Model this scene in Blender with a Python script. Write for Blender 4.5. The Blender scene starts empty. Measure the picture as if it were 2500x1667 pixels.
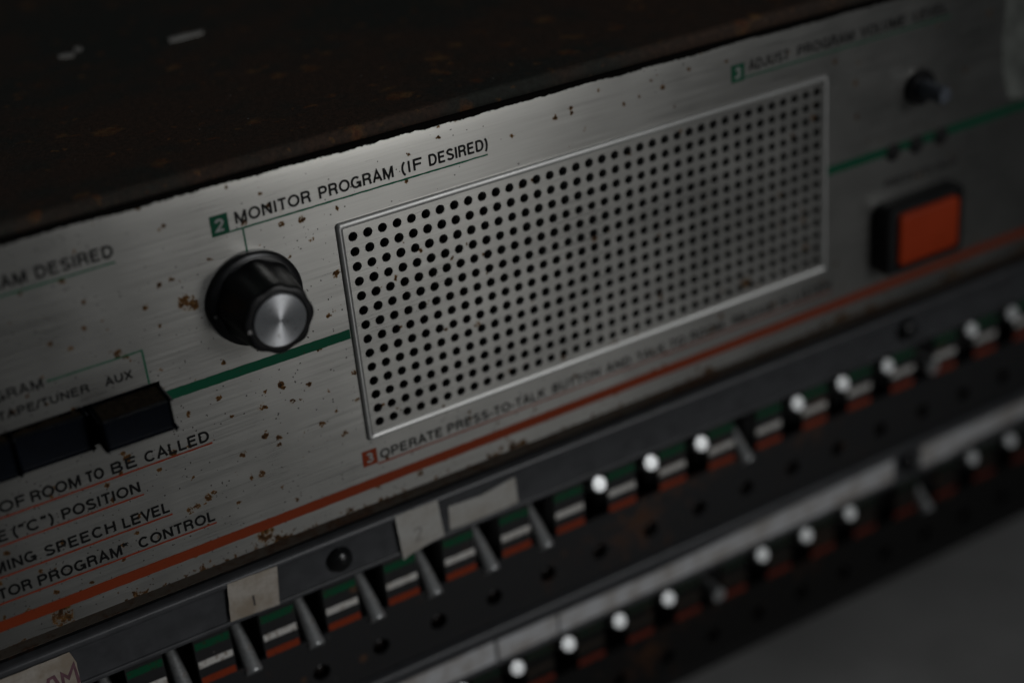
import bpy, bmesh, math, random
from mathutils import Vector, Matrix

random.seed(7)
SC = bpy.context.scene
COL = SC.collection

# ------------------------------------------------------------------ camera
# everything below is measured in millimetres on the instrument's front plane:
# X to the right, H out of the plane towards the viewer, Z up; world = (X, -H, Z) / 1000
cam_d = bpy.data.cameras.new('camera')
cam = bpy.data.objects.new('camera', cam_d)
COL.objects.link(cam)
right = Vector((0.85618, -0.50961, -0.08517))
up = Vector((0.30727, 0.36969, 0.87688))
fwd = Vector((0.41538, 0.77694, -0.47310))
m = Matrix((right, up, -fwd)).transposed().to_4x4()
m.translation = Vector((-0.13325, -0.32533, 0.15496))
cam.matrix_world = m
cam_d.sensor_width = 36.0
cam_d.lens = 55.64
cam_d.clip_start = 0.01
cam_d.clip_end = 20.0
cam_d.dof.use_dof = True
cam_d.dof.focus_distance = 0.384
cam_d.dof.aperture_fstop = 4.4
SC.camera = cam

# ------------------------------------------------------------------ dim room and two unseen spots for a window
W = bpy.data.worlds.new('World')
SC.world = W
W.use_nodes = True
W.node_tree.nodes['Background'].inputs[0].default_value = (0.86, 0.95, 1.0, 1)
W.node_tree.nodes['Background'].inputs[1].default_value = 0.020

def lamp_pool(name, target, direction, dist, radius, cone, power, color):
    ld = bpy.data.lights.new(name, 'SPOT')
    ld.shadow_soft_size = radius
    ld.spot_size = math.radians(cone)  # narrow cone pools the light and dims what lies outside
    ld.spot_blend = 1.0
    ld.energy = power
    ld.color = color
    lo = bpy.data.objects.new(name, ld)
    COL.objects.link(lo)
    d = Vector(direction).normalized()
    lo.location = Vector(target) + d * dist
    lo.rotation_euler = (-d).to_track_quat('-Z', 'Y').to_euler()
    return lo
# two unseen soft lamps added for a window's light on the right in front of the console, one above and one below eye level
lamp_pool('upper_lamp', (0.020, 0, -0.040), (0.37, -0.865, 0.34), 1.5, 0.30, 22.5, 31.0, (0.98, 0.99, 1.0))
lamp_pool('lower_lamp', (0.020, 0, -0.030), (0.36, -0.920, -0.13), 1.5, 0.17, 20.0, 14.0, (1.0, 0.99, 0.97))

SC.view_settings.view_transform = 'Standard'
SC.view_settings.look = 'None'
SC.view_settings.gamma = 1.0
SC.view_settings.use_curve_mapping = False
SC.view_settings.exposure = 0.0
SC.cycles.use_denoising = True
SC.cycles.max_bounces = 6

# ------------------------------------------------------------------ mesh helpers
ABS = {}

def w(x, h, z):
    return Vector((x * 0.001, -h * 0.001, z * 0.001))

def link(name, me, mat, parent=None, loc=(0, 0, 0)):
    o = bpy.data.objects.new(name, me)
    COL.objects.link(o)
    if mat is not None and not me.materials:
        me.materials.append(mat)
    a = w(*loc)
    ABS[o.name] = a
    if parent is not None:
        o.parent = parent
        o.location = a - ABS[parent.name]
    else:
        o.location = a
    return o

class MB:
    def __init__(self):
        self.bm = bmesh.new()
    def v(self, x, h, z):
        return self.bm.verts.new(w(x, h, z))
    def f(self, vs):
        try:
            return self.bm.faces.new(vs)
        except ValueError:
            return None
    def box(self, x0, x1, h0, h1, z0, z1, bev=0, seg=2):
        r = bmesh.ops.create_cube(self.bm, size=1.0)
        vs = r['verts']
        for q in vs:
            q.co = Vector(((q.co.x + .5) * (x1 - x0) + x0, -((q.co.y + .5) * (h1 - h0) + h0), (q.co.z + .5) * (z1 - z0) + z0)) * 0.001
        if bev:
            es = list({e for q in vs for e in q.link_edges})
            bmesh.ops.bevel(self.bm, geom=es, offset=bev * 0.001, segments=seg, affect='EDGES', profile=0.5)
        return self
    def loft(self, rings, closed=True, cap0=True, cap1=True):
        R = [[self.v(*p) for p in r] for r in rings]
        n = len(R[0])
        for a, b in zip(R, R[1:]):
            for i in range(n if closed else n - 1):
                j = (i + 1) % n
                self.f([a[i], a[j], b[j], b[i]])
        if cap0: self.f(list(reversed(R[0])))
        if cap1: self.f(R[-1])
        return self
    def lathe(self, cx, cz, prof, n=48, cap0=False, cap1=True, mod=None):
        rings = []
        for k, (r, h) in enumerate(prof):
            ring = []
            for i in range(n):
                a = 2 * math.pi * i / n
                rr = r * (mod(a, k) if mod else 1.0)
                ring.append((cx + rr * math.cos(a), h, cz + rr * math.sin(a)))
            rings.append(ring)
        return self.loft(rings, True, cap0, cap1)
    def extrude_x(self, prof, x0, x1, closed=True, ztilt=0.0):
        a = [(x0, h, z + ztilt * x0) for h, z in prof]
        b = [(x1, h, z + ztilt * x1) for h, z in prof]
        return self.loft([a, b], closed, closed, closed)
    def fill(self, outer, holes, h0, thick):
        bm = self.bm
        es = []
        for loop in [outer] + holes:
            vs = [self.v(x, h0, z) for x, z in loop]
            for i in range(len(vs)):
                es.append(bm.edges.new((vs[i], vs[(i + 1) % len(vs)])))
        r = bmesh.ops.triangle_fill(bm, use_beauty=True, use_dissolve=False, edges=es, normal=(0, -1, 0))
        fs = [g for g in r['geom'] if isinstance(g, bmesh.types.BMFace)]
        for q in fs:
            q.normal_update()
            if q.normal.y > 0: q.normal_flip()
        if thick:
            ex = bmesh.ops.extrude_face_region(bm, geom=fs, use_keep_orig=True)
            nv = [g for g in ex['geom'] if isinstance(g, bmesh.types.BMVert)]
            for q in nv: q.co.y += thick * 0.001
            for g in ex['geom']:
                if isinstance(g, bmesh.types.BMFace): g.normal_flip()
        return self
    def build(self, name, mat, parent=None, loc=None, smooth=False, angle=40, recalc=True, uv=False):
        bm = self.bm
        if recalc: bmesh.ops.recalc_face_normals(bm, faces=bm.faces)
        if loc is None:
            loc = (0, 0, 0)
            if parent is not None:
                a = ABS[parent.name] * 1000
                loc = (a.x, -a.y, a.z)
        off = w(*loc)
        for q in bm.verts: q.co -= off
        if uv:
            L = bm.loops.layers.uv.new('UVMap')
            for fc in bm.faces:
                for l in fc.loops:
                    l[L].uv = (l.vert.co.z * 10, l.vert.co.x * 10)
        me = bpy.data.meshes.new(name)
        bm.to_mesh(me)
        bm.free()
        if smooth:
            me.shade_smooth()
            me.set_sharp_from_angle(angle=math.radians(angle))
        return link(name, me, mat, parent, loc)

def thing(name, label, cat, loc=(0, 0, 0), group=None):
    o = bpy.data.objects.new(name, None)
    o.empty_display_size = 0.01
    COL.objects.link(o)
    o.location = w(*loc)
    ABS[o.name] = w(*loc)
    return tag(o, label, cat, group)

def tag(o, label, cat, group=None):
    o['label'] = label
    o['category'] = cat
    if group: o['group'] = group
    return o

def circle(cx, cz, r, n=20):
    return [(cx + r * math.cos(2 * math.pi * i / n), cz + r * math.sin(2 * math.pi * i / n)) for i in range(n)]

def rect(x0, x1, z0, z1):
    return [(x0, z0), (x1, z0), (x1, z1), (x0, z1)]

# ------------------------------------------------------------------ material helpers
class NT:
    def __init__(self, name):
        self.mat = bpy.data.materials.new(name)
        self.mat.use_nodes = True
        self.t = self.mat.node_tree
        self.b = self.t.nodes['Principled BSDF']
    def n(self, typ, **kw):
        q = self.t.nodes.new(typ)
        for k, v in kw.items(): setattr(q, k, v)
        return q
    def put(self, sock, val):
        if isinstance(val, bpy.types.NodeSocket): self.t.links.new(val, sock)
        elif isinstance(val, (tuple, list)) and len(val) == 3 and sock.type == 'RGBA': sock.default_value = (*val, 1)
        else: sock.default_value = val
    def set(self, **kw):
        for k, v in kw.items(): self.put(self.b.inputs[k.replace('_', ' ')], v)
        return self
    def math(self, op, a, b=0.0, clamp=False):
        q = self.n('ShaderNodeMath', operation=op, use_clamp=clamp)
        self.put(q.inputs[0], a); self.put(q.inputs[1], b)
        return q.outputs[0]
    def mr(self, val, a, b, c, d, smooth=False):
        q = self.n('ShaderNodeMapRange')
        if smooth: q.interpolation_type = 'SMOOTHSTEP'
        for s, x in zip(q.inputs, (val, a, b, c, d)): self.put(s, x)
        return q.outputs[0]
    def mix(self, fac, a, b):
        q = self.n('ShaderNodeMix', data_type='RGBA')
        self.put(q.inputs[0], fac); self.put(q.inputs[6], a); self.put(q.inputs[7], b)
        return q.outputs[2]
    def mixf(self, fac, a, b):
        q = self.n('ShaderNodeMix', data_type='FLOAT')
        self.put(q.inputs[0], fac); self.put(q.inputs[2], a); self.put(q.inputs[3], b)
        return q.outputs[0]
    def vm(self, op, a, b):
        q = self.n('ShaderNodeVectorMath', operation=op)
        self.put(q.inputs[0], a); self.put(q.inputs[1], b)
        return q.outputs[0] if op not in ('LENGTH', 'DISTANCE') else q.outputs[1]
    def co(self):
        return self.n('ShaderNodeTexCoord').outputs['Object']
    def noise(self, vec, scale, detail=3.0, rough=0.55):
        q = self.n('ShaderNodeTexNoise')
        self.put(q.inputs['Vector'], vec)
        q.inputs['Scale'].default_value = scale
        q.inputs['Detail'].default_value = detail
        q.inputs['Roughness'].default_value = rough
        return q.outputs[0], q.outputs[1]
    def warp(self, vec, scale, amp):
        _, c = self.noise(vec, scale, 2.0)
        d = self.vm('SUBTRACT', c, (0.5, 0.5, 0.5))
        return self.vm('ADD', vec, self.vm('MULTIPLY', d, (amp, amp, amp)))
    def spots(self, vec, scale, keep, rmin, rmax, soft, dens=None, off=0.0):
        """scattered round-ish marks: a share `keep` of the cells carries one"""
        vec = self.vm('ADD', vec, (off, off * 0.7, off * 1.3))
        q = self.n('ShaderNodeTexVoronoi', feature='F1')
        self.put(q.inputs['Vector'], vec)
        q.inputs['Scale'].default_value = scale
        s = self.n('ShaderNodeSeparateColor')
        self.t.links.new(q.outputs['Color'], s.inputs[0])
        lo = 1.0 - keep
        val = s.outputs[0] if dens is None else self.math('ADD', s.outputs[0], dens)
        on = self.math('GREATER_THAN', val, lo)
        big = self.math('POWER', s.outputs[1], 2.0)
        r = self.math('MULTIPLY', self.mr(big, 0, 1, rmin, rmax), on)
        edge = self.math('SUBTRACT', r, q.outputs['Distance'])
        return self.mr(edge, -soft, soft * 0.6, 0.0, 1.0, True)
    def bump(self, height, strength, dist):
        q = self.n('ShaderNodeBump')
        q.inputs['Strength'].default_value = strength
        q.inputs['Distance'].default_value = dist
        self.put(q.inputs['Height'], height)
        self.put(self.b.inputs['Normal'], q.outputs[0])

def simple(name, col, rough=0.5, metal=0.0, var=0.25, vs=600, bump=0.0, coat=0.0, spec=0.5):
    t = NT(name)
    c = t.co()
    f, _ = t.noise(c, vs, 4)
    k = t.mr(f, 0.3, 0.7, 1 - var, 1 + var)
    q = t.vm('MULTIPLY', (col[0], col[1], col[2]), (1, 1, 1))
    mixn = t.n('ShaderNodeVectorMath', operation='SCALE')
    t.put(mixn.inputs[0], q); t.put(mixn.inputs['Scale'], k)
    t.set(Base_Color=mixn.outputs[0], Roughness=t.mr(f, 0.3, 0.7, rough * 0.85, min(1, rough * 1.15)), Metallic=metal, Specular_IOR_Level=spec)
    if coat: t.set(Coat_Weight=coat, Coat_Roughness=0.15)
    if bump: t.bump(f, bump, 0.0002)
    return t.mat

M = {}

def panel_metal(name, rust=True, amount=0.0, base=(0.435, 0.43, 0.408), rough=0.29, explicit=()):
    t = NT(name)
    c = t.co()
    br = t.vm('MULTIPLY', c, (28.0, 28.0, 2600.0))
    # the sheet's brushing runs a touch off the horizontal
    f1, _ = t.noise(br, 1.0, 3, 0.6)
    f2, _ = t.noise(t.vm('MULTIPLY', c, (90.0, 90.0, 7000.0)), 1.0, 2, 0.6)
    brush = t.math('ADD', t.math('MULTIPLY', f1, 0.6), t.math('MULTIPLY', f2, 0.4))
    cloud, _ = t.noise(c, 28, 4, 0.6)
    sc1, _ = t.noise(t.vm('MULTIPLY', t.warp(c, 18, 0.02), (55.0, 55.0, 2000.0)), 1.0, 1, 0.4)
    scratch = t.mr(sc1, 0.76, 0.80, 0, 1)
    col = t.mix(t.mr(brush, 0.35, 0.65, 0, 1), tuple(v * 0.91 for v in base), tuple(min(1, v * 1.07) for v in base))
    col = t.mix(t.mr(cloud, 0.35, 0.7, 0, 0.25), col, tuple(v * 0.80 for v in base))
    rgh = t.math('ADD', t.mr(brush, 0.3, 0.7, rough - 0.03, rough + 0.05), t.mr(cloud, 0.3, 0.7, -0.03, 0.05))
    metal = 1.0
    if rust:
        wv = t.warp(c, 1000, 0.0017)
        wv = t.warp(wv, 240, 0.0015)
        dn, _ = t.noise(c, 26, 3)
        dens = t.mr(dn, 0.35, 0.65, -0.16 + amount, 0.12 + amount)
        sx = t.n('ShaderNodeSeparateXYZ'); t.t.links.new(c, sx.inputs[0])
        lean = t.math('ADD', t.math('MULTIPLY', sx.outputs[0], 0.55), t.math('MULTIPLY', sx.outputs[2], 0.9))
        dens = t.math('ADD', dens, t.mr(lean, -0.01, 0.11, 0.09, -0.20))
        big = t.spots(wv, 120, 0.52, 0.02, 0.085, 0.055, dens)
        mid = t.spots(wv, 240, 0.50, 0.04, 0.16, 0.08, dens, 3.1)
        small = t.spots(wv, 560, 0.24, 0.06, 0.22, 0.06, dens, 7.7)
        fine = t.spots(t.warp(c, 1500, 0.0004), 1300, 0.16, 0.06, 0.26, 0.06, dens, 1.9)
        # grimy, chipped margins along the two long edges of the sheet
        sep = t.n('ShaderNodeSeparateXYZ'); t.t.links.new(c, sep.inputs[0])
        zl = sep.outputs[2]
        en, _ = t.noise(c, 420, 4, 0.7)
        en2, _ = t.noise(c, 800, 4, 0.75)
        low = t.mr(zl, -0.0000, 0.0050, 0.17, 0.0)
        eb, _ = t.noise(c, 60, 3, 0.6)
        edge = t.mr(t.math('ADD', t.math('ADD', t.math('MULTIPLY', en, 0.55), t.math('MULTIPLY', eb, 0.45)), low), 0.67, 0.72, 0, 1, True)
        edge = t.math('MULTIPLY', edge, t.mr(zl, 0.004, 0.009, 1.0, 0.0))
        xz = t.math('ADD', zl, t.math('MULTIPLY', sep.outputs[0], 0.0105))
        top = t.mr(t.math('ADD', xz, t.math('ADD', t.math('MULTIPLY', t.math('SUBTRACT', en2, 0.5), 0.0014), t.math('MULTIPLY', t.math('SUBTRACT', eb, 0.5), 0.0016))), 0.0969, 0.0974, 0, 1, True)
        # individual larger marks the sheet carries
        marks = 0.0
        for (x, z, r) in explicit:
            d = t.vm('DISTANCE', wv, ((x - 10) * 0.001, 0.0, z * 0.001))
            mk = t.mr(d, r * 0.00135, r * 0.00065, 0, 1, True)
            marks = t.math('MAXIMUM', marks, mk)
        br2, _ = t.noise(c, 700, 3, 0.7)
        marks = t.math('MULTIPLY', marks, t.mr(br2, 0.40, 0.56, 0.15, 1.0))
        rustm = t.math('MAXIMUM', t.math('MAXIMUM', big, mid), t.math('MAXIMUM', marks, edge))
        dark = t.math('MAXIMUM', t.math('MAXIMUM', small, fine), top)
        hue, _ = t.noise(c, 380, 3)
        rcol = t.mix(t.mr(hue, 0.4, 0.62, 0, 1), (0.072, 0.029, 0.009), (0.175, 0.083, 0.022))
        core, _ = t.noise(c, 1500, 3, 0.7)
        rcol = t.mix(t.math('MULTIPLY', t.mr(rustm, 0.6, 1.0, 0, 1), t.mr(core, 0.40, 0.54, 0, 1.0)), rcol, (0.022, 0.011, 0.005))
        rs = t.mr(rustm, 0.22, 0.42, 0, 1, True)
        ds = t.mr(dark, 0.3, 0.6, 0, 1, True)
        stain = t.mr(rustm, 0.0, 0.25, 0, 0.45, True)
        col = t.mix(stain, col, tuple(v * k for v, k in zip(base, (0.62, 0.47, 0.28))))
        col = t.mix(t.math('MULTIPLY', rs, 0.97), col, rcol)
        col = t.mix(t.math('MULTIPLY', ds, 0.92), col, (0.018, 0.013, 0.010))
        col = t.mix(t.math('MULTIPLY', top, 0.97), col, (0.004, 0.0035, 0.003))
        allm = t.math('MAXIMUM', rs, ds)
        metal = t.math('SUBTRACT', 1.0, t.math('MULTIPLY', allm, 0.95))
        rgh = t.mixf(allm, rgh, 0.9)
        t.set(Specular_IOR_Level=t.mixf(allm, 0.5, 0.04))
        hgt = t.math('MULTIPLY', brush, 0.30)
    else:
        hgt = t.math('MULTIPLY', brush, 0.2)
        metal = 0.72
    rgh = t.math('SUBTRACT', rgh, t.math('MULTIPLY', scratch, 0.08))
    tg = t.n('ShaderNodeTangent', direction_type='UV_MAP', uv_map='UVMap')
    t.set(Base_Color=col, Roughness=rgh, Metallic=metal, Anisotropic=0.72, Tangent=tg.outputs[0])
    t.bump(hgt, 0.14, 0.00008)
    return t.mat

def paint_print(name, col, rough=0.5, wear=0.62, dirt=(0.05, 0.03, 0.018)):
    t = NT(name)
    c = t.co()
    f, _ = t.noise(c, 900, 4, 0.65)
    g, _ = t.noise(t.vm('MULTIPLY', c, (60, 60, 3000)), 1.0, 2)
    k = t.mr(f, wear, wear + 0.06, 0, 1)
    cc = t.mix(t.mr(g, 0.3, 0.7, 0, 0.30), col, tuple(v * 0.7 for v in col))
    t.set(Base_Color=t.mix(t.math('MULTIPLY', k, 0.8), cc, dirt), Roughness=rough, Specular_IOR_Level=0.22)
    t.bump(f, 0.1, 0.00005)
    return t.mat

def rusty_paint(name, base=(0.016, 0.015, 0.014), rust_lo=0.50, rust_hi=0.64, bump=0.6, rough=0.62, spec=0.5, dust=0.0, scale=1.0):
    t = NT(name)
    c = t.co()
    a, _ = t.noise(c, 24 * scale, 5, 0.62)
    b, _ = t.noise(c, 240 * scale, 5, 0.68)
    d, _ = t.noise(c, 1100 * scale, 4, 0.7)
    mixd = t.math('ADD', t.math('MULTIPLY', a, 0.55), t.math('MULTIPLY', b, 0.45))
    r = t.mr(mixd, rust_lo, rust_hi, 0, 1, True)
    rc = t.mix(t.mr(d, 0.38, 0.64, 0, 1), (0.034, 0.013, 0.006), (0.17, 0.066, 0.022))
    sp = t.spots(t.warp(c, 500, 0.0012), 170 * scale, 0.22, 0.03, 0.22, 0.09)
    col = t.mix(t.math('MULTIPLY', r, 0.8), base, rc)
    col = t.mix(t.math('MULTIPLY', sp, 0.7), col, (0.11, 0.050, 0.020))
    gr = t.spots(c, 900 * scale, 0.06, 0.04, 0.17, 0.04, None, 2.2)
    col = t.mix(t.math('MULTIPLY', gr, 0.5 + dust), col, (0.32, 0.30, 0.28))
    t.set(Base_Color=col, Roughness=t.mixf(r, rough, 0.9), Specular_IOR_Level=spec)
    h = t.math('ADD', t.math('MULTIPLY', b, 0.6), t.math('MULTIPLY', d, 0.5))
    t.bump(h, bump, 0.0006)
    return t.mat

def paper(name, col=(0.46, 0.42, 0.37), stain=0.5):
    t = NT(name)
    c = t.co()
    a, _ = t.noise(c, 110, 4, 0.6)
    b, _ = t.noise(c, 900, 3)
    cc = t.mix(t.mr(a, 0.42, 0.62, 0, stain), col, (0.30, 0.235, 0.165))
    cc = t.mix(t.mr(b, 0.45, 0.75, 0, 0.35), cc, tuple(v * 0.72 for v in col))
    t.set(Base_Color=cc, Roughness=0.55)
    t.bump(a, 0.25, 0.0006)
    return t.mat

def lever_metal():
    t = NT('plated lever metal')
    c = t.co()
    a, _ = t.noise(c, 420, 4, 0.65)
    b, _ = t.noise(c, 1800, 2)
    r = t.mr(a, 0.60, 0.68, 0, 1, True)
    col = t.mix(t.math('MULTIPLY', r, 0.8), t.mix(t.mr(b, 0.35, 0.65, 0, 1), (0.42, 0.43, 0.43), (0.66, 0.67, 0.67)), (0.16, 0.10, 0.06))
    t.set(Base_Color=col, Metallic=t.math('SUBTRACT', 0.66, t.math('MULTIPLY', r, 0.5)),
          Roughness=t.math('ADD', t.mr(a, 0.3, 0.7, 0.30, 0.46), t.math('MULTIPLY', r, 0.3)))
    t.bump(b, 0.12, 0.0001)
    return t.mat

def spun_cap():
    t = NT('spun aluminium')
    tg = t.n('ShaderNodeTangent', direction_type='RADIAL', axis='Y')
    c = t.co()
    a, _ = t.noise(c, 700, 3)
    dst = t.vm('LENGTH', t.vm('MULTIPLY', c, (1, 0, 1)), (0, 0, 0))
    ring, _ = t.noise(t.vm('MULTIPLY', dst, (9000, 0, 0)), 1.0, 2)
    col = t.mix(t.mr(a, 0.60, 0.70, 0, 0.5), (0.78, 0.80, 0.83), (0.30, 0.29, 0.28))
    t.set(Base_Color=col, Metallic=1.0, Roughness=t.mr(ring, 0.3, 0.7, 0.28, 0.38), Anisotropic=0.74,
          Anisotropic_Rotation=0.25, Tangent=tg.outputs[0])
    return t.mat

MARKS = [(-43.0, -3.5, 1.9), (-41.5, -4.6, 1.2), (-17.3, 8.4, 0.8), (-12.0, 7.8, 0.8), (-10.5, 2.5, 0.6), (-52.5, -57.5, 1.0),
         (-50.5, -57.0, 0.8), (-47.5, -55.8, 0.9), (-30.0, -36.5, 0.9), (-17.0, -35.0, 0.9), (-13.0, -26.0, 0.8), (-35.0, -72.0, 2.2),
         (-88.0, -73.0, 2.6), (-3.0, -70.8, 0.9), (9.5, -72.0, 0.8), (-53.5, -40.3, 0.9), (-64.5, -37.5, 1.1), (-21.0, 17.0, 0.6),
         (-26.0, 11.5, 0.7), (-46.0, 15.5, 0.5), (-5.5, -8.3, 1.0), (-5.0, -36.0, 0.7), (-5.2, -44.0, 0.7), (128.0, -61.5, 1.2), (106.0, -62.0, 0.9),
         (-30.5, -44.5, 0.9), (-27.0, -46.5, 0.8), (-22.0, -38.0, 0.7), (-15.5, -47.0, 0.8), (-10.0, -52.0, 0.7), (-40.0, -30.5, 0.8),
         (-37.0, -47.5, 0.8), (-33.0, -55.0, 0.9), (-61.0, -10.8, 0.9), (-67.0, -2.0, 0.6), (-71.0, -6.0, 0.7)]
BASEZ = -75.6
M['panel'] = panel_metal('brushed aluminium with rust', explicit=[(x, z - BASEZ, r) for x, z, r in MARKS])
M['grille'] = panel_metal('brushed grille sheet', amount=-0.14, base=(0.46, 0.455, 0.43), rough=0.29, explicit=[(118 , 24.5, 1.5), (140, 29, 1.0), (56, 22, 0.8), (73, 21, 0.8), (31, 41, .9)])
M['rim'] = panel_metal('smooth grille rim', rust=False, base=(0.50, 0.50, 0.485), rough=0.40)
def cover_paint():
    t = NT('rusted dark cover')
    c = t.co()
    a, _ = t.noise(c, 13, 4, 0.6)
    b, _ = t.noise(c, 90, 5, 0.65)
    d, _ = t.noise(c, 700, 5, 0.75)
    e, _ = t.noise(c, 2200, 2, 0.6)
    col = t.mix(t.mr(t.math('ADD', t.math('MULTIPLY', a, 0.65), t.math('MULTIPLY', b, 0.35)), 0.42, 0.58, 0, 1, True), (0.095, 0.058, 0.041), (0.050, 0.054, 0.047))
    col = t.mix(t.mr(d, 0.36, 0.64, 0.70, 0.0), col, (0.030, 0.027, 0.022))
    wv = t.warp(t.warp(c, 180, 0.006), 700, 0.0022)
    dn, _ = t.noise(c, 30, 3)
    dens = t.mr(dn, 0.36, 0.62, -0.22, 0.18)
    s1 = t.spots(wv, 105, 0.42, 0.03, 0.30, 0.16, dens)
    s2 = t.spots(wv, 260, 0.40, 0.04, 0.30, 0.14, dens, 4.4)
    hue, _ = t.noise(c, 300, 3)
    rc = t.mix(t.mr(hue, 0.4, 0.6, 0, 1), (0.20, 0.072, 0.030), (0.30, 0.165, 0.065))
    rc = t.mix(t.mr(d, 0.40, 0.60, 0.6, 0.0), rc, (0.045, 0.027, 0.018))
    col = t.mix(t.math('MULTIPLY', t.math('MAXIMUM', s1, s2), 0.72), col, rc)
    gl = t.spots(c, 650, 0.05, 0.03, 0.13, 0.03, dens, 2.2)
    col = t.mix(t.math('MULTIPLY', gl, 0.8), col, (0.60, 0.58, 0.55))
    t.set(Base_Color=col, Roughness=0.78, Specular_IOR_Level=0.22)
    t.bump(t.math('ADD', t.math('MULTIPLY', d, 0.7), t.math('MULTIPLY', e, 0.3)), 0.7, 0.0006)
    return t.mat
M['cover'] = cover_paint()
M['ledge'] = rusty_paint('dusty rusted ledge', base=(0.15, 0.125, 0.10), rust_lo=0.46, rust_hi=0.58, dust=0.6, scale=1.5)
M['plate'] = rusty_paint('dark switch plate paint', base=(0.0165, 0.0165, 0.0175), rust_lo=0.53, rust_hi=0.67, bump=0.25, rough=0.5)
M['plate_shaded'] = rusty_paint('shaded lower plate paint', base=(0.0075, 0.0072, 0.0066), rust_lo=0.55, rust_hi=0.70, bump=0.25, rough=0.7, spec=0.25)  # lower plate darkened: shade above the table is put into its colour
M['black'] = simple('black void paint', (0.004, 0.004, 0.004), 0.8, var=0.2)
M['knob'] = simple('black phenolic', (0.008, 0.008, 0.009), 0.34, var=0.2, vs=300, bump=0.03)
M['bluekey'] = simple('navy key plastic', (0.0025, 0.0042, 0.008), 0.55, var=0.2, bump=0.04, spec=0.12)
M['keydust'] = simple('brown key dust', (0.022, 0.016, 0.010), 0.95, var=0.5, vs=900, bump=0.5, spec=0.1)
M['cap'] = spun_cap()
M['dot'] = simple('white index paint', (0.32, 0.31, 0.30), 0.6)
M['red'] = simple('orange red push cap', (0.43, 0.046, 0.009), 0.5, var=0.08, vs=90, spec=0.2)
M['housing'] = simple('black switch housing', (0.006, 0.0065, 0.007), 0.38, var=0.2)
M['shaft'] = simple('blue grey shaft plastic', (0.095, 0.108, 0.130), 0.42, var=0.2)
M['lamp'] = simple('dark lamp lens', (0.010, 0.007, 0.006), 0.22, var=0.3)
M['holder'] = simple('grey blue label holder', (0.066, 0.068, 0.073), 0.36, var=0.18, vs=220, bump=0.03)
M['green'] = paint_print('green print', (0.0025, 0.085, 0.042), 0.45)
M['greenline'] = paint_print('thin green print', (0.002, 0.125, 0.062), 0.5, wear=0.60)
M['orange'] = paint_print('orange print', (0.25, 0.040, 0.012), 0.45, wear=0.64)
M['orangeline'] = paint_print('thin orange print', (0.29, 0.040, 0.015), 0.5, wear=0.60)
M['ink'] = paint_print('black lettering ink', (0.006, 0.006, 0.006), 0.55, wear=0.68)
M['reverse'] = simple('pale lettering', (0.30, 0.31, 0.30), 0.5)
M['bargreen'] = paint_print('worn green bar', (0.004, 0.085, 0.036), 0.5, wear=0.56)
M['barwhite'] = paint_print('stained white bar', (0.74, 0.72, 0.68), 0.5, wear=0.55, dirt=(0.20, 0.13, 0.07))
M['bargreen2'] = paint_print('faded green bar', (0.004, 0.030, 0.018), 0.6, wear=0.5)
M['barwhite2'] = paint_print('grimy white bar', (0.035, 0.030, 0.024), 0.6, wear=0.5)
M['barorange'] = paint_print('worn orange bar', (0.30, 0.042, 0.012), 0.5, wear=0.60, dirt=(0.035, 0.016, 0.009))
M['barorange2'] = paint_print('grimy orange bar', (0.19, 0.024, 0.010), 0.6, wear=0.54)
M['lever'] = lever_metal()
M['paper'] = paper('yellowed label paper', (0.50, 0.455, 0.40), 0.8)
M['paper2'] = paper('white label paper', (0.50, 0.49, 0.46), 0.35)
M['strip'] = paper('grey label slip', (0.70, 0.705, 0.72), 0.55)
M['pencil'] = simple('pencil line', (0.07, 0.06, 0.055), 0.7)
M['faintpencil'] = simple('faint pencil line', (0.27, 0.25, 0.23), 0.7)
M['marker'] = simple('purple marker', (0.16, 0.075, 0.095), 0.6)
M['table'] = simple('grey table top', (0.44, 0.435, 0.425), 0.6, var=0.22, vs=14)
M['pale_sheet'] = simple('cloudy pale patch', (0.15, 0.16, 0.145), 0.5, var=0.6, vs=70)
M['screw'] = simple('black screw head', (0.006, 0.0065, 0.007), 0.25, var=0.2)

# ------------------------------------------------------------------ lettering: every glyph drawn as pen strokes
def arc(cx, cy, rx, ry, a0, a1, n=10):
    return [(cx + rx * math.cos(math.radians(a0 + (a1 - a0) * i / n)), cy + ry * math.sin(math.radians(a0 + (a1 - a0) * i / n))) for i in range(n + 1)]

T_ = 0.075   # half a stroke inside the cap height of 1

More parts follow.
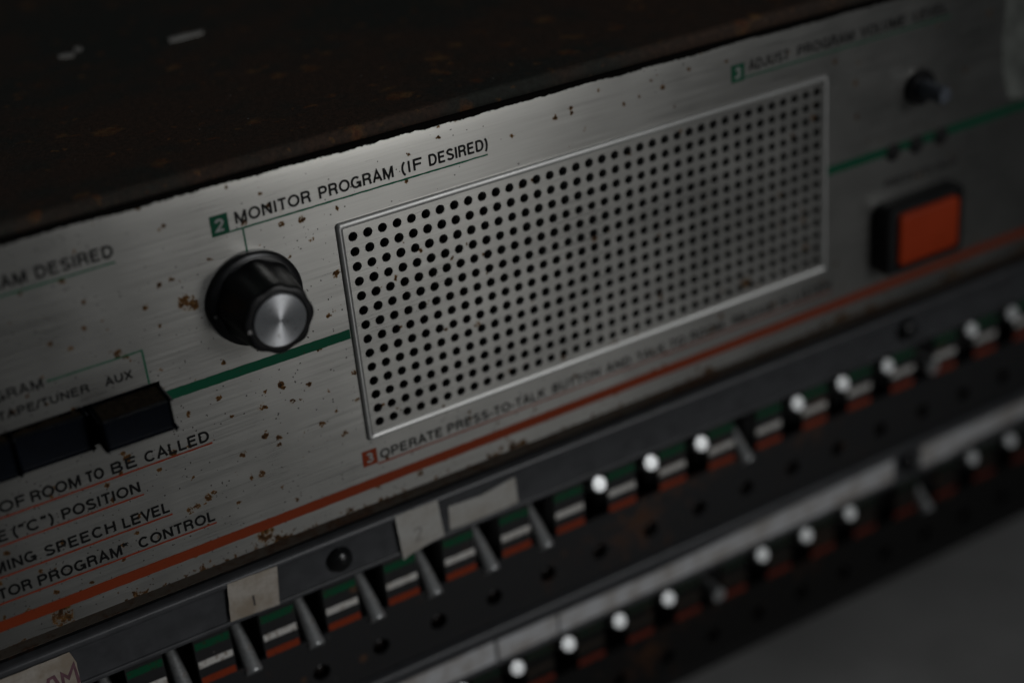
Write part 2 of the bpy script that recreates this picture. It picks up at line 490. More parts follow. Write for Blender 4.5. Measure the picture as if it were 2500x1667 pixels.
def glyph(ch):
    """(advance, [(points, closed)]) with cap height 1, x from 0"""
    t, b = 1 - T_, T_
    if ch == ' ': return 0.40, []
    if ch == 'A': return 0.92, [([(.06, 0), (.46, 1 - .02), (.86, 0)], 0), ([(.22, .33), (.70, .33)], 0)]
    if ch == 'B': return 0.92, [([(.14, b), (.50, b)] + arc(.52, .29, .26, .29 - b, -90, 90) + [(.14, .53)], 0), ([(.14, t), (.50, t)] + arc(.50, .745, .22, .745 - .53 + .0, 90, -90)[::1] + [(.46, .53)], 0), ([(.14, 0), (.14, 1)], 0)]
    if ch == 'C': return 1.00, [(arc(.52, .5, .40, .5 - b, 42, 318, 22), 0)]
    if ch == 'D': return 1.00, [([(.14, b), (.46, b)] + arc(.46, .5, .40, .5 - b, -90, 90, 14) + [(.14, t)], 0), ([(.14, 0), (.14, 1)], 0)]
    if ch == 'E': return 0.90, [([(.14, 0), (.14, 1)], 0), ([(.14, t), (.80, t)], 0), ([(.14, .53), (.74, .53)], 0), ([(.14, b), (.82, b)], 0)]
    if ch == 'F': return 0.84, [([(.14, 0), (.14, 1)], 0), ([(.14, t), (.76, t)], 0), ([(.14, .50), (.68, .50)], 0)]
    if ch == 'G': return 1.06, [(arc(.52, .5, .41, .5 - b, 45, 345, 24), 0), ([(.56, .44), (.93, .44), (.93, 0)], 0)]
    if ch == 'H': return 0.98, [([(.14, 0), (.14, 1)], 0), ([(.84, 0), (.84, 1)], 0), ([(.14, .53), (.84, .53)], 0)]
    if ch == 'I': return 0.38, [([(.19, 0), (.19, 1)], 0)]
    if ch == 'J': return 0.72, [([(.56, 1), (.56, .30)] + arc(.32, .30, .24, .30 - b, 0, -180), 0)]
    if ch == 'K': return 0.94, [([(.14, 0), (.14, 1)], 0), ([(.80, 1), (.18, .42)], 0), ([(.38, .60), (.86, 0)], 0)]
    if ch == 'L': return 0.78, [([(.14, 1), (.14, 0)], 0), ([(.14, b), (.74, b)], 0)]
    if ch == 'M': return 1.14, [([(.14, 0), (.14, 1)], 0), ([(1.0, 0), (1.0, 1)], 0), ([(.16, .98), (.57, .05), (.98, .98)], 0)]
    if ch == 'N': return 0.98, [([(.14, 0), (.14, 1)], 0), ([(.84, 0), (.84, 1)], 0), ([(.15, .96), (.83, .04)], 0)]
    if ch == 'O': return 1.08, [(arc(.54, .5, .44, .5 - b, 0, 360, 28)[:-1], 1)]
    if ch == 'P': return 0.90, [([(.14, 0), (.14, 1)], 0), ([(.14, t), (.52, t)] + arc(.52, .69, .26, .69 - .45, 90, -90) + [(.14, .45)], 0)]
    if ch == 'R': return 0.96, [([(.14, 0), (.14, 1)], 0), ([(.14, t), (.54, t)] + arc(.54, .71, .25, .71 - .495, 90, -90) + [(.14, .495)], 0), ([(.60, .50), (.76, .36), (.78, .12), (.84, 0)], 0)]
    if ch == 'S': return 0.90, [(arc(.45, .735, .30, .265 - b, 18, 225, 12) + [(.42, .52)] + arc(.45, .275, .33, .275 - b, 55, -162, 13), 0)]
    if ch == 'T': return 0.82, [([(.41, 0), (.41, 1)], 0), ([(.03, t), (.79, t)], 0)]
    if ch == 'U': return 0.98, [([(.14, 1), (.14, .36)] + arc(.49, .36, .35, .36 - b, 180, 360, 12) + [(.84, 1)], 0)]
    if ch == 'V': return 0.88, [([(.05, 1), (.44, .03), (.83, 1)], 0)]
    if ch == 'X': return 0.88, [([(.07, 0), (.81, 1)], 0), ([(.07, 1), (.81, 0)], 0)]
    if ch == '/': return 0.40, [([(.0, -.03), (.38, 1.03)], 0)]
    if ch == '(': return 0.44, [(arc(.55, .42, .40, .66, 120, 240, 10), 0)]
    if ch == ')': return 0.44, [(arc(-.11, .42, .40, .66, 60, -60, 10), 0)]
    if ch == '-': return 0.46, [([(.06, .36), (.40, .36)], 0)]
    if ch == ';': return 0.36, [([(.18, .0), (.18, .14)], 0), ([(.18, .46), (.18, .60)], 0)]
    if ch == '"': return 0.48, [([(.12, 1.0), (.15, .86), (.08, .70)], 0), ([(.32, 1.0), (.35, .86), (.28, .70)], 0)]
    if ch == '1': return 0.60, [([(.14, .74), (.34, .90), (.34, 0)], 0)]
    if ch == '2': return 0.78, [(arc(.39, .70, .27, .30 - b, 170, -25, 12) + [(.14, b + .02), (.70, b)], 0)]
    if ch == '3': return 0.78, [(arc(.38, .735, .24, .265 - b, 160, -80, 11) + arc(.38, .28, .28, .28 - b, 80, -165, 12), 0)]
    return 0.6, []

def ribbon(mb, pts, half, h, closed=False):
    n = len(pts)
    P = [Vector(p) for p in pts]
    L, R = [], []
    for i in range(n):
        a = P[(i - 1) % n] if (closed or i > 0) else None
        c = P[(i + 1) % n] if (closed or i < n - 1) else None
        p = P[i]
        d1 = (p - a).normalized() if a is not None and (p - a).length > 1e-9 else None
        d2 = (c - p).normalized() if c is not None and (c - p).length > 1e-9 else None
        if d1 is None: d1 = d2
        if d2 is None: d2 = d1
        n1 = Vector((-d1.y, d1.x)); n2 = Vector((-d2.y, d2.x))
        mm = n1 + n2
        if mm.length < 0.2: mm = n1
        mm.normalize()
        k = half / max(0.42, mm.dot(n1))
        L.append(mb.v(p.x + mm.x * k, h, p.y + mm.y * k))
        R.append(mb.v(p.x - mm.x * k, h, p.y - mm.y * k))
    for i in range(n if closed else n - 1):
        j = (i + 1) % n
        mb.f([L[i], L[j], R[j], R[i]])

def write(mb, s, x0, x1, z0, cap, h, weight=0.190, z1=None):
    """letters of s between x0 and x1, feet on z0 (to z1 at the right), cap height cap"""
    gs = [glyph(c) for c in s]
    tot = sum(g[0] for g in gs)
    k = (x1 - x0) / (tot - 0.12)
    x = x0 - 0.06 * k
    q = 0
    for adv, strokes in gs:
        for pts, closed in strokes:
            pp = []
            for a, b in pts:
                X = x + (a * 0.90 + adv * 0.05) * k
                zz = z0 + ((z1 - z0) * (X - x0) / (x1 - x0) if z1 is not None else 0)
                pp.append((X, zz + b * cap))
            ribbon(mb, pp, weight * cap * 0.5, h + (q % 4) * 0.012, bool(closed))
            q += 1
        x += adv * k

def flat(mb, x0, x1, z0, z1, h, za=None, zb=None):
    """thin printed bar with slightly uneven long edges"""
    n = max(2, int((x1 - x0) / 1.2))
    a, b = [], []
    for i in range(n + 1):
        x = x0 + (x1 - x0) * i / n
        j = min(0.05, (z1 - z0) * 0.10)
        a.append(mb.v(x, h, z0 + random.uniform(-j, j)))
        b.append(mb.v(x, h, z1 + random.uniform(-j, j)))
    for i in range(n):
        mb.f([a[i], a[i + 1], b[i + 1], b[i]])

# ================================================================== the setting
tb = MB()
tb.box(-1500, 1500, -900, 1600, -230, -190.6)
table = tb.build('tabletop', M['table'])
table['kind'] = 'structure'

XL, XR = -238, 262
# ================================================================== intercom console
CON = thing('intercom_console', 'old intercom console with brushed metal front, speaker grille, knob and rusted dark cover', 'intercom console', (10, 0, BASEZ))

# cover: folded sheet with a rolled front lip
lip = [(-6.0, 19.8), (-6.0, 21.6)] + [(-8.4 + 2.4 * math.cos(math.radians(a)), 21.8 + 2.4 * math.sin(math.radians(a))) for a in range(5, 91, 17)] + [(-9, 24.2), (-320, 24.2), (-320, 23.0), (-9, 23.0), (-8.1, 22.4), (-8.1, 19.8)]
cv = MB()
cv.extrude_x(lip, XL, XR, ztilt=-0.006)
cv.box(XL, XL + 1.2, -318, -10, -74, 22.6)
cv.box(XR - 1.2, XR, -318, -10, -74, 22.6)
cv.build('cover', M['cover'], CON, smooth=True, angle=35)
ch = MB()
ch.box(XL + 2, XR - 2, -316, -14, -74.6, 18.5)
ch.box(XL + 2, XR - 2, -14, -2.0, 18.0, 19.3)
ch.build('chassis', M['black'], CON)

# front panel sheet with openings for the speaker and the keys
tilt = -0.0105
def ztop(x): return 23.0 + tilt * x
fp = MB()
outer = [(XL, -75.6)] + [(x, -75.6 + random.uniform(-.05, .05)) for x in range(XL + 5, XR, 5)] + [(XR, -75.6)] + [(x, ztop(x) - 6.0) for x in (XR, XL)]
holes = [rect(-2.6, 146.6, -55.2, 2.8), rect(-140, -53.2, -31.4, -20.7)]
fp.fill(outer, holes, 0.0, 1.5)
# rolled upper edge
prof_top = [(-0.11 * (t / 5.0) ** 2, -6.0 + t) for t in (0, 1, 2, 3, 4, 5)] + [(-0.11 - 1.0 + 1.0 * math.cos(math.radians(a)), -1.0 + 1.0 * math.sin(math.radians(a))) for a in (10, 32, 54, 72, 90)]
prev = None
for hh, dz in prof_top:
    row = [fp.v(x, hh, ztop(x) + dz) for x in range(XL, XR + 1, 10)]
    if prev:
        for k in range(len(row) - 1): fp.f([prev[k], prev[k + 1], row[k + 1], row[k]])
    prev = row
bmesh.ops.remove_doubles(fp.bm, verts=fp.bm.verts, dist=1e-6)
panel = fp.build('front_panel', M['panel'], CON, smooth=True, angle=50, recalc=False, uv=True)

# speaker grille: perforated sheet, rolled rim, dark cloth behind
GN, GM, P = 37, 14, 4.0
gb = MB()
HS = 0.35
NS = 20
def cell(cx, cz):
    hp = P / 2
    r0, r1 = 1.27, 1.16
    jit = random.uniform(-0.035, 0.035)
    sq = []
    for i in range(NS):
        a = 2 * math.pi * (i + .5) / NS
        ca, sa = math.cos(a), math.sin(a)
        k = hp / max(abs(ca), abs(sa))
        sq.append((cx + k * ca, HS, cz + k * sa))
    ang = [2 * math.pi * (i + .5) / NS for i in range(NS)]
    ring0 = [(cx + (r0 + jit) * math.cos(a), HS, cz + (r0 + jit) * math.sin(a)) for a in ang]
    ring1 = [(cx + (r1 + jit) * math.cos(a), HS - 0.12, cz + (r1 + jit) * math.sin(a)) for a in ang]
    ring2 = [(cx + (r1 + jit) * math.cos(a), HS - 0.9, cz + (r1 + jit) * math.sin(a)) for a in ang]
    gb.loft([sq, ring0, ring1, ring2], True, False, False)
    # the four corner triangles between the 20-gon of edge points and the square cell
    for sx, sz in ((1, 1), (-1, 1), (-1, -1), (1, -1)):
        cor = gb.v(cx + sx * hp, HS, cz + sz * hp)
        best = sorted(sq, key=lambda p: (p[0] - cx - sx * hp) ** 2 + (p[2] - cz - sz * hp) ** 2)[:2]
        gb.f([cor, gb.v(*best[0]), gb.v(*best[1])])
for i in range(GN):
    for j in range(GM):
        cell(i * P, -j * P)
bmesh.ops.remove_doubles(gb.bm, verts=gb.bm.verts, dist=2e-6)
x0, x1, z1, z0 = -P / 2, (GN - .5) * P, P / 2, -(GM - .5) * P
def quad(a, b, c, d):
    gb.f([gb.v(a, HS, c), gb.v(b, HS, c), gb.v(b, HS, d), gb.v(a, HS, d)])
quad(-3.2, x0, z0 - 1.6, z1 + 1.4); quad(x1, 147.2, z0 - 1.6, z1 + 1.4)
quad(x0, x1, z1, z1 + 1.4); quad(x0, x1, z0 - 1.6, z0)
bmesh.ops.recalc_face_normals(gb.bm, faces=gb.bm.faces)
for q in gb.bm.faces:
    q.normal_update()
for q in gb.bm.faces:
    if abs(q.normal.y) > 0.9 and q.normal.y > 0: q.normal_flip()
grille = gb.build('speaker_grille', M['grille'], CON, recalc=False, uv=True)
# rim: half round moulding mitred at the corners
rim = MB()
def rimloop(off, h):
    xa, xb, za, zb = -4.1 + off, 148.0 - off, -56.6 + off, 4.4 - off
    rr = max(0.25, 0.9 - off * 0.3)
    out = []
    for cx, cz, a0 in ((xb - rr, zb - rr, 0), (xa + rr, zb - rr, 90), (xa + rr, za + rr, 180), (xb - rr, za + rr, 270)):
        for a in (0, 30, 60, 90):
            out.append((cx + rr * math.cos(math.radians(a0 + a)), h, cz + rr * math.sin(math.radians(a0 + a))))
    return out
prof = [(0.0, 0.0), (0.04, 0.35), (0.16, 0.62), (0.38, 0.84), (0.75, 0.96), (1.1, 0.92), (1.4, 0.76), (1.62, 0.56), (1.75, 0.36)]
rim.loft([rimloop(o, h) for o, h in prof], True, False, False)
rim.build('grille_rim', M['rim'], grille, smooth=True, angle=60, uv=True)
bk = MB(); bk.box(-3, 147, -6, -3, -55.5, 3.0)
bk.build('speaker_cloth', M['black'], grille)

# printed lines
HP = 0.05
g = MB()
flat(g, -55.9, -4.3, -26.5, -23.9, HP)
g.build('green_stripe', M['green'], CON)
g = MB()
flat(g, 148.3, XR - 6, -26.6, -23.9, HP)
g.build('green_stripe', M['green'], CON)
g = MB()
flat(g, XL + 6, XR - 6, -70.9, -68.0, HP)
g.build('orange_stripe', M['orange'], CON)
for x0_, x1_, z0_, z1_ in ((-29.7, 39.0, 10.10, 10.55), (-26.85, -26.4, 3.0, 10.05), (-120, -57.1, 11.05, 11.50), (-78.0, -55.4, -11.95, -11.55), (-55.85, -55.4, -20.6, -12.0), (119.2, 194, 10.10, 10.55)):
    g = MB(); flat(g, x0_, x1_, z0_, z1_, HP)
    g.build('thin_green_line', M['greenline'], CON)
for xa_, xr, zc in ((-135, -43.8, -41.4), (-135, -62.6, -48.5), (-135, -57.0, -56.6), (-135, -46.8, -63.5), (-2.0, 150.5, -64.3)):
    g = MB(); flat(g, xa_, xr, zc - .23, zc + .23, HP)
    g.build('thin_orange_line', M['orangeline'], CON)

# number tiles
def tile(ch, x0, x1, z0, z1, mat):
    t = MB(); t.f([t.v(x0, HP + .02, z0), t.v(x1, HP + .02, z0), t.v(x1 + .05, HP + .02, z1), t.v(x0 + .05, HP + .02, z1)])
    o = t.build('number_tile', mat, CON)
    d = MB(); cap = (z1 - z0) * 0.60
    xm = (x0 + x1) / 2
    write(d, ch, xm - cap * .36, xm + cap * .36, (z0 + z1) / 2 - cap * .5, cap, HP + .06, 0.21)
    d.build('numeral', M['reverse'], o)
tile('2', -34.2, -29.8, 10.1, 15.2, M['green'])
tile('3', 114.6, 119.0, 9.7, 14.6, M['green'])
tile('3', -6.2, -2.0, -63.9, -59.3, M['orange'])

# lettering, one printed line per object
def line(words, cap, weight=0.190):
    d = MB()
    for s, a, b, z in words: write(d, s, a, b, z, cap, HP, weight)
    return d.build('lettering', M['ink'], CON)
line([('MONITOR', -28.2, -8.9, 11.75), ('PROGRAM', -6.9, 13.0, 11.75), ('(IF', 15.0, 21.0, 11.75), ('DESIRED)', 22.6, 39.2, 11.75)], 2.95, 0.200)
line([('PROGRAM', -97.2, -76.5, 12.75), ('DESIRED', -74.7, -57.0, 12.75)], 2.85, 0.215)
line([('PROGRAM', -98.5, -78.8, -12.9)], 2.45)
line([('TAPE/TUNER', -90.2, -69.2, -17.6)], 2.1, 0.215)
line([('AUX', -65.4, -59.0, -17.7)], 2.1, 0.215)
line([('OF', -95.3, -89.0, -40.2), ('ROOM', -88.0, -76.1, -40.25), ('TO', -74.8, -70.6, -40.3), ('BE', -68.9, -62.4, -40.4), ('CALLED', -60.6, -44.2, -40.5)], 2.85, 0.208)
line([('E', -97.4, -95.0, -47.4), ('("C")', -93.9, -84.2, -47.4), ('POSITION', -82.3, -63.1, -47.5)], 2.85, 0.208)
line([('INCOMING', -110.5, -90.2, -55.3), ('SPEECH', -88.2, -70.8, -55.5), ('LEVEL', -69.2, -57.4, -55.7)], 2.85, 0.208)
line([('"MONITOR', -112.5, -92.8, -62.3), ('PROGRAM"', -91.4, -69.3, -62.5), ('CONTROL', -66.6, -46.9, -62.7)], 2.85, 0.208)
line([('OPERATE', -1.1, 17.4, -63.2), ('PRESS-TO-TALK', 18.8, 49.4, -63.2), ('BUTTON', 51.6, 67.4, -63.2), ('AND', 69.3, 77.6, -63.2), ('TALK', 79.6, 89.2, -63.2),
      ('TO', 91.0, 96.4, -63.2), ('ROOM;', 98.2, 111.0, -63.2), ('RELEASE', 113.2, 128.5, -63.2), ('TO', 130, 134, -63.2), ('LISTEN', 136, 150, -63.2)], 2.65, 0.205)
line([('ADJUST', 120.6, 134.3, 11.75), ('PROGRAM', 137.2, 157.5, 11.75), ('VOLUME', 160.0, 176.5, 11.75), ('LEVEL', 179.5, 192.5, 11.75)], 2.9)

# thin cloudy pale sheet near the right end of the panel
tp = MB()
tp.fill([(214.5, 21), (216.0, 8), (215.0, -2), (216.5, -12), (219.5, -21), (226, -23), (234, -20), (238, 0), (238, 21)], [], 0.12, 0.06)
tp.build('pale_patch', M['pale_sheet'], CON, recalc=False)

line([('PRESS-TO-TALK', 170.3, 199.3, -37.0)], 2.3)

# big fluted knob
KX, KZ = -26.9, -7.4
kn = MB()
def scallop(a, k):
    amp = 0.062 if k < 5 else 0.056 if k < 6 else 0.035 if k == 6 else 0.0
    return 1.0 - amp * (0.5 - 0.5 * math.cos(8 * (a + 0.08))) ** 1.25
kn.lathe(KX, KZ, [(10.4, 1.9), (9.9, 4.0), (9.3, 9.0), (8.85, 14.2), (8.7, 14.9), (8.35, 15.35), (7.5, 15.55), (6.8, 15.5), (6.6, 15.1), (0.5, 15.1)], n=96, mod=scallop)
knob = kn.build('volume_knob', M['knob'], CON, loc=(KX, 0, KZ), smooth=True, angle=35)
sk = MB(); sk.lathe(KX, KZ, [(11.8, 0.15), (11.9, 0.4), (11.85, 1.7), (11.5, 2.15), (10.0, 2.3), (8.4, 2.35)], n=72, cap1=False)
sk.build('skirt', M['knob'], knob, smooth=True, angle=50)
cp = MB(); cp.lathe(0, 0, [(6.5, 15.0), (6.45, 15.75), (6.3, 15.9), (3.0, 15.9), (0.15, 15.9)], n=64)
for q in cp.bm.verts: q.co += w(KX, 0, KZ)
cp.build('metal_cap', M['cap'], knob, loc=(KX, 0, KZ), smooth=True, angle=30)
for x, h, z, r in ((KX - 10.7, 2.2, KZ - 1.0, 0.5), (KX - 7.55, 15.5, KZ - 0.6, 0.5)):
    d = MB(); d.lathe(x, z, [(r, h - .1), (r, h + 0.06), (r * .6, h + .12), (.02, h + .13)], n=16)
    d.build('index_dot', M['dot'], knob, smooth=True)

# bare potentiometer spindle on the right
SX, SZ = 182.4, -8.2
sh = MB(); sh.lathe(SX, SZ, [(2.6, 0), (2.6, 10.4), (2.3, 11.0), (0.1, 11.1)], n=32)
shaft = sh.build('spindle', M['shaft'], CON, loc=(SX, 0, SZ), smooth=True, angle=40)
nt = MB(); nt.lathe(SX, SZ, [(5.3, 0.05), (5.3, 1.5), (4.9, 2.1), (2.7, 2.2)], n=36, cap1=False)
nt.build('collar', M['knob'], shaft, smooth=True, angle=40)

# three indicator lamps across the green stripe
for x in (173.3, 182.4, 192.2):
    d = MB(); d.lathe(x, -26.2, [(2.75, 0.02), (2.75, 0.25), (2.4, 0.45), (2.2, 0.5), (1.6, 0.85), (0.8, 1.05), (0.05, 1.1)], n=24)
    d.build('indicator_lamp', M['black'], CON, loc=(x, 0, -26.2), smooth=True, angle=50)

# square press-to-talk switch
def rrect(x0, x1, z0, z1, r, h):
    o = []
    for cx, cz, a0 in ((x1 - r, z1 - r, 0), (x0 + r, z1 - r, 90), (x0 + r, z0 + r, 180), (x1 - r, z0 + r, 270)):
        for a in (0, 22.5, 45, 67.5, 90): o.append((cx + r * math.cos(math.radians(a0 + a)), h, cz + r * math.sin(math.radians(a0 + a))))
    return o
hs = MB()
hs.loft([rrect(166.6, 197.4, -63.4, -41.0, 2.2, 0.0), rrect(166.6, 197.4, -63.4, -41.0, 2.2, 5.2), rrect(167.2, 196.8, -62.8, -41.6, 1.9, 6.1), rrect(170.0, 195.0, -61.1, -43.2, 1.5, 6.3), rrect(170.2, 194.8, -60.9, -43.4, 1.5, 4.6)], True, False, True)
talk = hs.build('talk_button', M['housing'], CON, loc=(181, 0, -52), smooth=True, angle=40)
fc = MB()
fc.loft([rrect(170.7, 194.3, -60.4, -43.9, 1.5, 4.2), rrect(170.7, 194.3, -60.4, -43.9, 1.5, 6.7), rrect(171.1, 193.9, -60.0, -44.3, 1.3, 7.15), rrect(172.0, 193.0, -59.1, -45.2, 1.0, 7.25)], True, False, True)
fc.build('button_cap', M['red'], talk, smooth=True, angle=50)

# navy selector keys on the left: AUX stands out, the others are pushed in
for x0, x1, hh, zb in ((-70.0, -54.0, 8.6, -29.0), (-88.7, -72.2, 2.4, -30.6), (-106.0, -89.2, 2.8, -30.6), (-123.4, -106.6, 2.6, -30.6)):
    k = MB()
    k.box(x0, x1, -8, hh, zb, -21.6, 0.8, 3)
    key = k.build('selector_key', M['bluekey'], CON, loc=((x0 + x1) / 2, 0, -26), smooth=True, angle=40)
    # felt of brown dust on top of the key
    du = MB()
    n, mq = 26, 7
    grid = []
    for i in range(n + 1):
        rowv = []
        for j in range(mq + 1):
            X = x0 + .35 + (x1 - x0 - .7) * i / n
            H = 0.1 + (hh - 0.75) * j / mq
            fade = 1.0 if 0 < j < mq else 0.2
            rowv.append(du.v(X, H + random.uniform(-.05, .05), -21.55 + random.uniform(0.05, 0.75 if j < 2 else 0.35) * fade))
        grid.append(rowv)
    for i in range(n):
        for j in range(mq): du.f([grid[i][j], grid[i][j + 1], grid[i + 1][j + 1], grid[i + 1][j]])
    du.build('dust', M['keydust'], key, smooth=True, angle=80)
wl = MB(); wl.box(-141, -52.6, -9.5, -8.2, -32, -20)
wl.build('key_well', M['black'], CON)

# ================================================================== switch banks under the console
PITCH = 18.05
def lever_mesh():
    d = MB()
    # along +H from the pivot; flat end with a softened rim
    d.lathe(0, 0, [(1.5, -2.0), (1.65, 1.0), (2.08, 7.0), (2.36, 12.2), (2.40, 12.65), (2.30, 13.0), (2.08, 13.18), (0.05, 13.2)], n=28)
    bmesh.ops.recalc_face_normals(d.bm, faces=d.bm.faces)
    me = bpy.data.meshes.new('lever')
    d.bm.to_mesh(me); d.bm.free()
    me.shade_smooth(); me.set_sharp_from_angle(angle=math.radians(35))
    me.materials.append(M['lever'])
    return me
LEVER = lever_mesh()
def lamp_mesh():
    d = MB(); d.lathe(0, 0, [(2.0, -3.5), (2.0, -1.6), (1.6, -0.8), (0.9, -0.3), (0.05, -0.15)], n=20)
    bmesh.ops.recalc_face_normals(d.bm, faces=d.bm.faces)
    me = bpy.data.meshes.new('lamp'); d.bm.to_mesh(me); d.bm.free(); me.shade_smooth()
    me.materials.append(M['lamp'])
    return me
LAMP = lamp_mesh()

def bank(dx, dz, states, label, mats, zbot, screws, rails=True):
    th = thing('switch_bank', label, 'switch panel', (10, 0, zbot), 'rows of toggle switches under the intercom console')
    ks = sorted(states)
    cx = {k: -45.3 + dx + PITCH * k for k in ks}
    holes = []
    for k in ks:
        x = cx[k]
        holes.append(rect(x - 4.1, x + 4.1, -109.3 + dz, -94.2 + dz))
        holes.append(circle(x + 0.2, -121.3 + dz, 2.55))
    pl = MB()
    pl.fill(rect(XL, XR, zbot, -79.3 + dz), holes, 0.0, 1.2)
    pl.build('face_plate', M['plate'] if dz == 0 else M['plate_shaded'], th, recalc=False)
    # folded top flange and body behind
    bd = MB()
    bd.box(XL, XR, -300, -1.4, -81.0 + dz, -79.3 + dz)
    bd.build('top_flange', M['ledge'], th)
    wb = MB()
    wb.box(XL + 1, XR - 1, -298, -13, zbot + .3, -81.2 + dz)
    wb.build('case', M['black'], th)
    # coloured bars between the slots
    for nm, za, zb, mt in (('green_bar', -98.3, -96.0, mats[0]), ('white_bar', -104.0, -101.9, mats[1]), ('orange_bar', -109.2, -107.0, mats[2])):
        b = MB()
        ed = [cx[ks[0]] - PITCH] + [cx[k] for k in ks] + [cx[ks[-1]] + PITCH]
        for a, c in zip(ed, ed[1:]):
            flat(b, a + 4.35, c - 4.35, za + dz, zb + dz, 0.06)
        b.build(nm, mt, th)
    # label holder: two beads and a flat channel
    pr = [(0.05, -79.2), (2.2, -79.2), (2.9, -79.45), (3.15, -80.1), (3.1, -80.9), (2.7, -81.6), (2.1, -81.95), (2.0, -82.1), (2.0, -91.6), (2.55, -91.75), (2.75, -92.2), (2.6, -92.9), (2.1, -93.3), (0.05, -93.35)]
    ho = MB(); ho.extrude_x([(h, z + dz) for h, z in pr], XL + 1, XR - 1)
    holder = ho.build('label_holder', M['holder'], th, smooth=True, angle=50)
    for sx in screws:
        s = MB(); s.lathe(sx, -86.5 + dz, [(3.6, 2.02), (3.55, 2.7), (3.1, 3.7), (2.2, 4.4), (1.0, 4.75), (0.05, 4.8)], n=32)
        s.build('screw', M['screw'], holder, loc=(sx, 2, -86.5 + dz), smooth=True, angle=60)
    for k in ks:
        if states[k] != 'x':
            lv = bpy.data.objects.new('toggle_lever', LEVER)
            COL.objects.link(lv)
            lv.parent = th
            lv.location = w(cx[k], -8.8, -102.4 + dz) - ABS[th.name]
            ang = {'u': 28, 'd': -44, 'c': -3}[states[k]] + random.uniform(-1.5, 1.5)
            lv.rotation_euler = (math.radians(-ang), 0, math.radians(random.uniform(-1.5, 1.5)))
            if states[k] == 'u': lv['label'] = 'lever flipped up, its flat end bright'
        lp = bpy.data.objects.new('lamp', LAMP)
        COL.objects.link(lp)
        lp.parent = th
        lp.location = w(cx[k] + 0.2, -1.2, -121.3 + dz) - ABS[th.name]
    return th

st1 = {k: 'd' for k in range(-5, 6)}
for k in (6, 7, 8, 10, 11, 12, 14, 15): st1[k] = 'u'
st1[9] = 'd'; st1[13] = 'c'
B1 = bank(0, 0, st1, 'upper bank of metal toggle levers with green, white and orange bars below the front panel', (M['bargreen'], M['barwhite'], M['barorange']), -129.4, (-17.6, 179.0))
st2 = {k: 'u' for k in range(-4, 16)}
st2[8] = 'c'; st2[12] = 'x'; st2[13] = 'd'; st2[2] = 'd'
B2 = bank(3.6, -50.3, st2, 'lowest bank of toggle levers, with grimy bars and a plate coloured dark as shade, nearest the grey table', (M['bargreen2'], M['barwhite2'], M['barorange2']), -180.0, (-15.0, 182.2))
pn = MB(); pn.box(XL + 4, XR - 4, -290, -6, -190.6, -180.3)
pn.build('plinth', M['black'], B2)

# ================================================================== paper labels
def sheet(name, pts, h, mat, label, thick=0.12, curl=0.0, group=None, cat='paper label'):
    """small paper cut with slightly wavy edges; pts = corner outline (x, z)"""
    out = []
    for (a, b) in zip(pts, pts[1:] + pts[:1]):
        L = math.hypot(b[0] - a[0], b[1] - a[1]); n = max(2, int(L / 1.6))
        for i in range(n):
            f = i / n
            j = 0.06 if i else 0
            out.append((a[0] + (b[0] - a[0]) * f + random.uniform(-j, j), a[1] + (b[1] - a[1]) * f + random.uniform(-j, j)))
    d = MB(); d.fill(out, [], h, thick)
    cx = sum(p[0] for p in pts) / len(pts); cz = sum(p[1] for p in pts) / len(pts)
    o = d.build(name, mat, None, loc=(cx, h, cz), recalc=False)
    return tag(o, label, cat, group)

GL = 'paper labels on the switch banks'
L1 = sheet('paper_label', [(-48.3, -79.9), (-34.8, -80.3), (-36.0, -91.9), (-49.4, -91.2)], 3.34, M['paper'], 'beige paper label marked 1, left of the black screw head', group=GL)
d = MB(); write(d, 'I', -42.9, -41.9, -89.2, 3.2, 3.39, 0.17); d.build('numeral', M['pencil'], L1)
L2 = sheet('paper_label', [(-0.9, -79.6), (11.8, -79.8), (12.6, -91.6), (9.0, -91.9), (1.5, -93.2), (-0.2, -94.0)], 3.34, M['paper2'], 'pale paper label with a faint 2, its lower corner peeling', group=GL)
d = MB(); write(d, '2', 3.6, 6.4, -90.0, 4.6, 3.39, 0.10); d.build('numeral', M['faintpencil'], L2)
L3 = sheet('paper_label', [(15.3, -84.0), (25.5, -84.6), (33.5, -83.4), (36.4, -83.2), (36.6, -91.4), (24.0, -92.0), (15.0, -91.4)], 2.18, M['paper2'], 'blank torn paper slip beside the label with the faint 2', group=GL)
L0 = sheet('paper_label', [(-128, -81.3), (-89.3, -81.2), (-88.3, -84.9), (-88.6, -91.4), (-128, -91.4)], 3.34, M['paper'], 'pink-inked paper label with handwritten letters in the bottom left corner', group=GL)
d = MB()
ribbon(d, [(-97.2, -91.0), (-95.6, -86.4), (-94.3, -86.2), (-93.2, -90.8)], 0.42, 3.39)
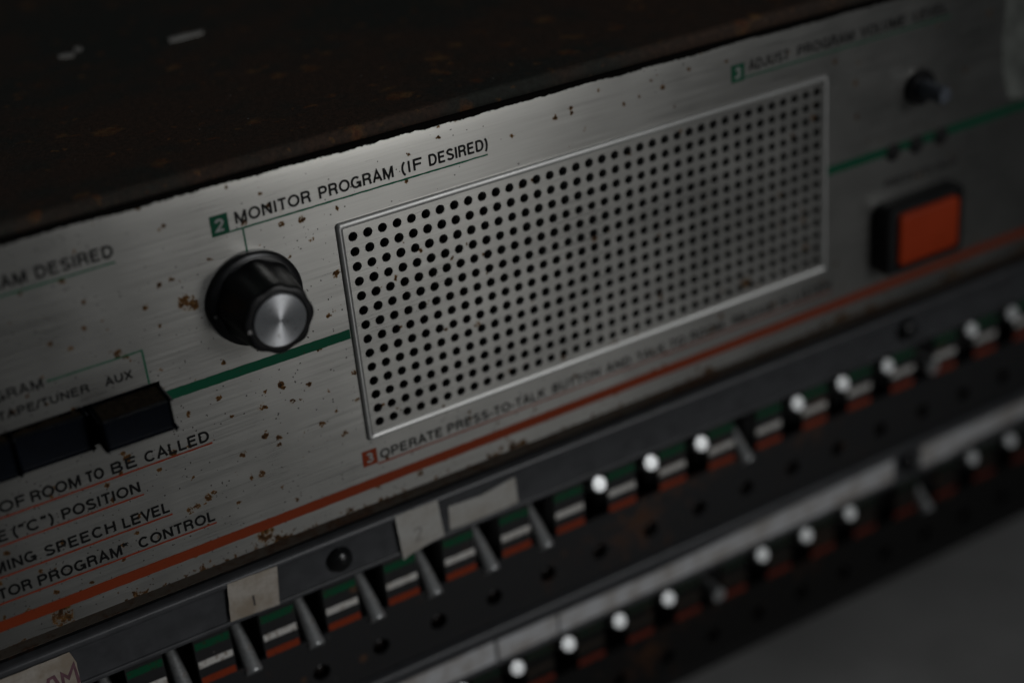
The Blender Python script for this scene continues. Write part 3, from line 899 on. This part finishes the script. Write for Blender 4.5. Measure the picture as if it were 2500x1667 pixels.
ribbon(d, [(-96.4, -88.9), (-93.8, -88.7)], 0.36, 3.40)
ribbon(d, [(-92.6, -91.0), (-92.3, -86.4), (-91.0, -88.2), (-89.1, -85.0), (-88.9, -90.8)], 0.42, 3.41)
d.build('handwriting', M['marker'], L0)
sheet('paper_label', [(-60, -134.2), (24.4, -134.5), (24.5, -141.7), (-60, -141.7)], 2.18, M['strip'], 'long grey paper slip at the left of the lower label holder', group=GL)
sheet('paper_label', [(25.4, -134.7), (45.6, -135.0), (45.6, -141.7), (25.4, -141.7)], 2.18, M['strip'], 'short grey paper slip between two cuts in the lower label holder', group=GL)
sheet('paper_label', [(46.3, -135.1), (80, -135.6), (120, -134.4), (176.0, -133.4), (176.0, -141.6), (46.3, -141.7)], 2.18, M['strip'], 'longest grey paper slip, ending at the screw of the lower label holder', group=GL)
sheet('paper_label', [(187.6, -133.2), (245, -133.2), (245, -139.0), (215, -139.8), (200, -141.6), (187.9, -141.6)], 2.18, M['strip'], 'grey paper slip beyond the screw, at the right end of the lower label holder', group=GL)

# ================================================================== white bits lying on the cover
def bit(pts, zt, label, thick, name='paper_scrap'):
    d = MB()
    zb = 24.22 - 0.006 * pts[0][0]
    bot = [(x, -y, zb) for x, y in pts]; top = [(x, -y, zb + thick) for x, y in pts]
    d.loft([bot, top], True, True, True)
    x, y = pts[0]
    return tag(d.build(name, M['paper2'], None, loc=(x, -y, zb)), label, 'paper scrap')
bit([(-3.0, 107.2), (-1.0, 106.9), (3.2, 107.3), (7.0, 107.4), (8.2, 109.4), (3.0, 110.2), (-2.6, 109.8)], 0, 'long white sliver lying on the rusted cover', 0.5)
bit([(-32.7, 116.2), (-31.0, 115.2), (-28.8, 114.7), (-28.0, 117.2), (-30.0, 118.4), (-32.3, 118.3)], 0, 'short white scrap lying on the rusted cover beside a tiny crumb', 0.4)
bit([(-27.2, 119.4), (-26.0, 118.4), (-24.9, 119.8), (-25.3, 121.8), (-26.6, 121.9)], 0, 'tiny round white crumb on the rusted cover next to a short scrap', 0.5)
